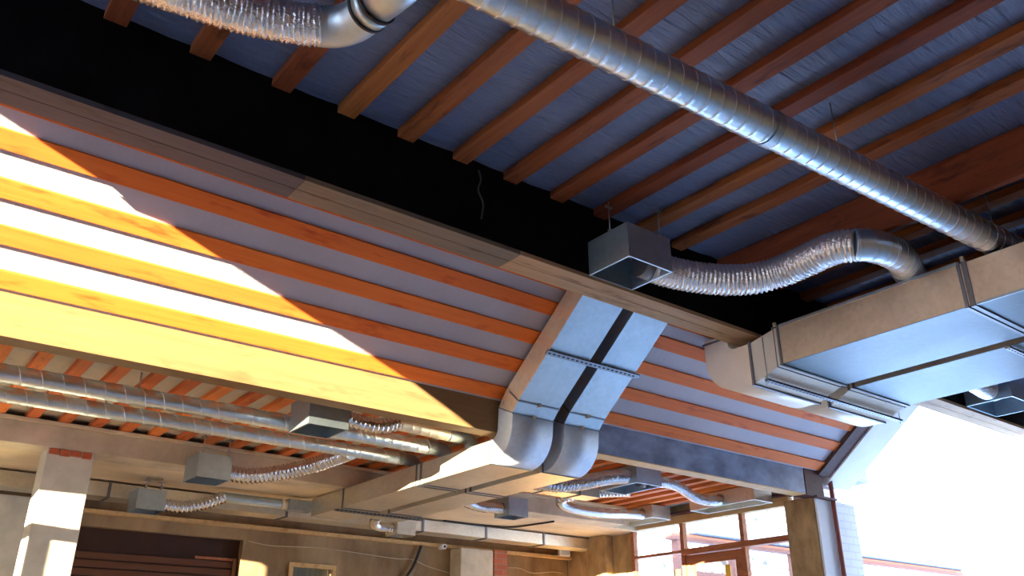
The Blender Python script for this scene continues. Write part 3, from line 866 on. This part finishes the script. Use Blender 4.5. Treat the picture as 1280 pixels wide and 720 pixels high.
bd = thing('rectangular_duct', 'flat branch duct leaving the right low duct under orange joists', 'duct', (6.0, 7.0, 3.4))
MB().box(5.245, 6.6, 6.95, 7.18, 3.36, 3.46).build('duct_body', M['galvw'], bd)
for x in (5.85, 6.3):
    MB().box(x - 0.01, x + 0.01, 6.94, 7.19, 3.35, 3.47).build('flange', M['flange'], bd)

# ------------------------------------------------------------------ timber glazing at the end of the low hall
WX0, WX1 = 8.98, 9.06
w1 = bpy.data.objects.new('window_1', None); COL.objects.link(w1); w1.location = (9.0, 7.55, 0); w1['kind'] = 'structure'
Y0, Y1 = 6.22, 8.86
mb = MB()
mb.box(WX0 - 0.02, WX1 + 0.02, Y0, Y1, 3.435, 3.54)
mb.build('header', M['palewood'], w1, 0.003)
MB().box(WX0 - 0.10, WX1, Y0 - 0.05, Y1 + 0.35, 3.54, 3.575).build('header_cap', M['darkwood'], w1, 0.003)
mb = MB()
for y in (Y1 - 0.045, 7.90, 6.92, Y0 + 0.0):
    mb.box(WX0, WX1, y, y + 0.06, 0, 3.435)
mb.build('mullion', M['redwood'], w1, 0.004)
mb = MB()
mb.box(WX0 - 0.03, WX1 + 0.02, Y0, 7.93, 3.03, 3.10); mb.box(WX0 - 0.005, WX1, 7.93, Y1, 3.06, 3.095)
mb.build('transom', M['redwood'], w1, 0.004)
mb = MB()
for a, b in ((Y0 + 0.06, 6.92), (6.98, 7.90), (7.96, Y1 - 0.045)):
    mb.box(9.015, 9.021, a, b, 3.10, 3.435)
    if (a, b) != (6.98, 7.90):
        mb.box(9.015, 9.021, a, b, 0.1, 3.03)
mb.build('glass_pane', M['glass'], w1)
d1 = bpy.data.objects.new('door_1', None); COL.objects.link(d1); d1.location = (9.0, 7.44, 0); d1['kind'] = 'structure'
mb = MB()
mb.box(9.0, 9.05, 6.985, 7.10, 0.02, 3.02); mb.box(9.0, 9.05, 7.78, 7.895, 0.02, 3.02)
mb.box(9.0, 9.05, 7.10, 7.78, 2.90, 3.02); mb.box(9.0, 9.05, 7.10, 7.78, 0.02, 0.25)
mb.build('door_frame', M['redwood'], d1, 0.004)
MB().box(9.02, 9.026, 7.10, 7.78, 0.25, 2.90).build('glass_pane', M['glass'], d1)
MB().box(8.97, 8.998, 7.11, 7.13, 1.0, 1.2).build('handle', M['rail'], d1)
o = MB().box(9.010, 9.013, 7.20, 7.28, 2.62, 2.85).build('warning_sticker', M['yellow'], d1); o['label'] = 'yellow sticker strip'
o = MB().box(9.006, 9.009, 8.02, 8.10, 2.62, 2.86).build('warning_sticker', M['yellow'], w1); o['label'] = 'yellow sticker strip'

# back wall: shutter, window, cables, fixtures
sh = thing('roller_shutter', 'dark brown roller shutter in the back wall behind the sunlit column', 'shutter', (2.95, 10.35, 0))
MB().box(2.0, 3.93, 10.36, 10.40, 0, 3.05).build('recess_panel', M['shutter'], sh)
mb = MB()
for k in range(32):
    mb.box(3.40 if k < 0 else 2.05, 3.86, 10.335, 10.36, 2.80 - 0.085 * k - 0.07, 2.80 - 0.085 * k)
mb.build('slat_curtain', M['slat'], sh, 0.004)
MB().box(3.42, 3.88, 10.33, 10.358, 2.81, 2.84).build('guide_trim', M['redwood'], sh)
MB().box(3.86, 3.90, 10.31, 10.36, 0, 2.84).build('side_guide', M['slat'], sh)
w2 = bpy.data.objects.new('window_2', None); COL.objects.link(w2); w2.location = (4.84, 10.3, 1.6); w2['kind'] = 'structure'
mb = MB()
mb.box(4.53, 5.15, 10.22, 10.27, 2.79, 2.84); mb.box(4.53, 4.58, 10.22, 10.27, 1.6, 2.79); mb.box(5.10, 5.15, 10.22, 10.27, 1.6, 2.79)
mb.build('frame', M['palewood'], w2, 0.003)
mb = MB()
for x in (4.62, 4.70, 4.77, 4.84, 4.92, 5.0):
    mb.box(x, x + 0.012, 10.30, 10.312, 1.6, 2.79)
mb.build('grille', M['rail'], w2)
MB().box(4.58, 5.10, 10.34, 10.346, 1.6, 2.79).build('glass_pane', M['glass'], w2)
MB().box(4.56, 5.12, 10.40, 10.42, 1.6, 2.82).build('blind', M['blind'], w2)

def cable(label, pts, r, mt, n=60):
    path, _ = smooth_path(pts, n)
    return tag(MB().tube(path, r, 8).build('cable', M[mt]), label, 'cable')
cable('thin pale cable drooping along the back wall above the small window', [(3.98, 10.24, 3.04), (4.3, 10.235, 3.01), (4.92, 10.235, 3.035), (5.5, 10.235, 3.01), (6.0, 10.235, 2.985), (6.25, 10.235, 2.99), (6.5, 10.235, 2.92), (6.84, 10.235, 2.86)], 0.006, 'palecable')
cable('dark cable sagging down the back wall beside the concrete pier', [(6.36, 10.20, 3.17), (6.25, 10.20, 2.9), (6.05, 10.20, 2.6), (6.0, 10.20, 2.2)], 0.02, 'cable')
cable('dark cable running across the pale soffit toward the window wall', [(6.3, 9.58, 3.415), (6.9, 9.56, 3.415), (7.3, 9.45, 3.415), (7.42, 9.0, 3.415), (7.46, 8.74, 3.415)], 0.012, 'cable')
cable('thin pale cable sagging right of the red brick pier', [(7.7, 10.235, 2.98), (8.05, 10.235, 3.0), (8.3, 10.235, 2.95), (8.7, 10.235, 2.99), (8.9, 10.235, 2.98)], 0.005, 'palecable')
cable('thin dark wire dangling down the face of the black beam', [(3.02, 4.285, 4.86), (3.03, 4.27, 4.78), (3.02, 4.285, 4.70), (3.06, 4.28, 4.60), (3.05, 4.285, 4.48)], 0.006, 'wiregrey')
cm = thing('security_camera', 'small white dome camera below the ledger near the concrete pier', 'camera', (6.62, 10.08, 3.15))
path = [(6.62, 10.14, 3.165), (6.62, 10.02, 3.165)]
MB().tube(path, 0.035, 20).build('body', M['whitesteel'], cm)
MB().tube([(6.62, 10.019, 3.165), (6.62, 10.015, 3.165)], 0.018, 16).build('camera_lens', M['rubber'], cm)
fd2 = thing('flood_light', 'small white flood light under the flat duct at the right', 'lamp', (8.7, 9.98, 3.25))
MB().box(8.60, 8.80, 9.95, 10.0, 3.19, 3.30).build('housing', M['whitesteel'], fd2, 0.006)
MB().box(8.62, 8.78, 9.946, 9.95, 3.205, 3.285).build('lens_panel', M['lens'], fd2)
MB().box(8.68, 8.72, 10.0, 10.24, 3.22, 3.25).build('bracket', M['rail'], fd2)

# added unseen wall pieces and bars, shaped to trim the low hall's sun patches
lw = MB()
lw.box(-5.1, -5.0, 4.55, 5.47, 0, 4.0)
lw.box(-5.1, -5.0, 6.02, 6.26, 0, 4.0)
lw.box(-5.1, -5.0, 6.26, 6.45, 3.43, 4.0)
lw.box(-5.1, -5.0, 6.45, 10.25, 0, 4.0)
struct('wall_sun_slots', lw, M['plaster'])
w3 = bpy.data.objects.new('shade_bars', None); COL.objects.link(w3); w3.location = (-5, 5.76, 0); w3['kind'] = 'structure'
MB().box(-5.03, -4.97, 5.47, 6.02, 3.085, 3.205).build('rail', M['redwood'], w3, 0.004)
MB().box(-5.03, -4.97, 5.610, 5.676, 0, 3.085).build('post', M['redwood'], w3, 0.004)

# ------------------------------------------------------------------ outside
ev = thing('neighbour_eave', 'small white eave with a lamp beyond the white corner wall', 'eave', (10.9, 6.7, 3.95))
MB().box(9.9, 11.3, 6.5, 7.6, 4.02, 4.07).build('soffit_board', M['eavegrey'], ev)
MB().box(10.95, 11.05, 6.9, 7.5, 3.78, 4.02).build('bracket', M['eavegrey'], ev)
MB().box(11.2, 11.3, 6.5, 6.56, 4.07, 4.2).build('lamp_head', M['eavegrey'], ev)
nb = thing('white_building', 'overexposed white building far outside the opening', 'building', (30, 15, 0))
MB().box(30, 38, 6, 20, -0.21, 6.05).build('wall', M['white'], nb)
MB().box(29.6, 38.4, 5.6, 20.4, 6.05, 6.2).build('roof_edge', M['cream'], nb)
MB().prism_x([(5.6, 6.2), (20.4, 6.2), (13, 7.1)], 29.6, 38.4).build('roof', M['white'], nb)
pc = thing('porch', 'timber porch with pale eave seen through the glazing', 'porch', (13, 11.6, 0))
for x in (12.95, 14.6, 16.6, 19.0):
    MB().box(x, x + 0.16, 11.55, 11.71, -0.21, 3.96).build('post', M['porchwood'], pc, 0.006)
MB().box(12.8, 24, 11.54, 11.72, 3.96, 4.09).build('beam', M['porchwood'], pc, 0.006)
MB().box(13.3, 24, 11.36, 11.76, 4.10, 4.42).build('eave', M['porchwhite'], pc, 0.006)
MB().box(12.95, 24, 11.58, 11.68, 3.3, 3.42).build('rail', M['porchwood'], pc, 0.006)

tr = thing('bare_tree', 'grey-green tree far outside behind the porch', 'tree', (26, 21, -0.2))
mb = MB()
rt = random.Random(5)
mb.tube([(26, 21, -0.2), (26.1, 21.1, 3), (26, 21, 6)], 0.16, 10)
mb.build('trunk', M['bark'], tr)
mb = MB()
for _ in range(420):
    d = Vector((rt.gauss(0, 1), rt.gauss(0, 1), rt.gauss(0, 1))).normalized() * (rt.random() ** 0.4)
    c = Vector((26, 21, 5.6)) + Vector((d.x * 2.6, d.y * 3.6, d.z * 2.4))
    a = Vector((rt.gauss(0, 1), rt.gauss(0, 1), rt.gauss(0, 1))).normalized() * 0.16
    b_ = a.cross(Vector((rt.gauss(0, 1), rt.gauss(0, 1), rt.gauss(0, 1)))).normalized() * 0.1
    k = len(mb.v)
    mb.v += [tuple(c - a), tuple(c + b_), tuple(c + a), tuple(c - b_)]
    mb.f.append((k, k + 1, k + 2, k + 3)); mb.sm.append(False)
mb.build('foliage', M['leaf'], tr)

# ------------------------------------------------------------------ light
sun = bpy.data.lights.new('sun', 'SUN')
sun.energy = 52.0
sun.angle = math.radians(0.2)
sun.color = (1.0, 0.86, 0.60)
so_ = bpy.data.objects.new('sun', sun)
COL.objects.link(so_)
so_.rotation_euler = Vector((-2.34, -1.0, 0.158)).to_track_quat('Z', 'Y').to_euler()

w = bpy.data.worlds.new('world')
sc.world = w
w.use_nodes = True
nt = w.node_tree
bg = nt.nodes['Background']
tc = nt.nodes.new('ShaderNodeTexCoord')
sp = nt.nodes.new('ShaderNodeSeparateXYZ')
nt.links.new(tc.outputs['Generated'], sp.inputs[0])
rp = nt.nodes.new('ShaderNodeValToRGB')
el = rp.color_ramp.elements
el[0].position = 0.0; el[0].color = (0.95, 0.97, 1.0, 1)
el[1].position = 0.6; el[1].color = (0.36, 0.58, 1.0, 1)
e = el.new(0.22); e.color = (0.78, 0.88, 1.0, 1)
nt.links.new(sp.outputs[2], rp.inputs['Fac'])
nt.links.new(rp.outputs['Color'], bg.inputs['Color'])
bg.inputs['Strength'].default_value = 9.5

sc.view_settings.view_transform = 'Standard'
sc.view_settings.look = 'None'
sc.view_settings.gamma = 1.0
sc.view_settings.use_curve_mapping = False
sc.view_settings.exposure = 0.35
sc.cycles.max_bounces = 10
sc.cycles.diffuse_bounces = 5
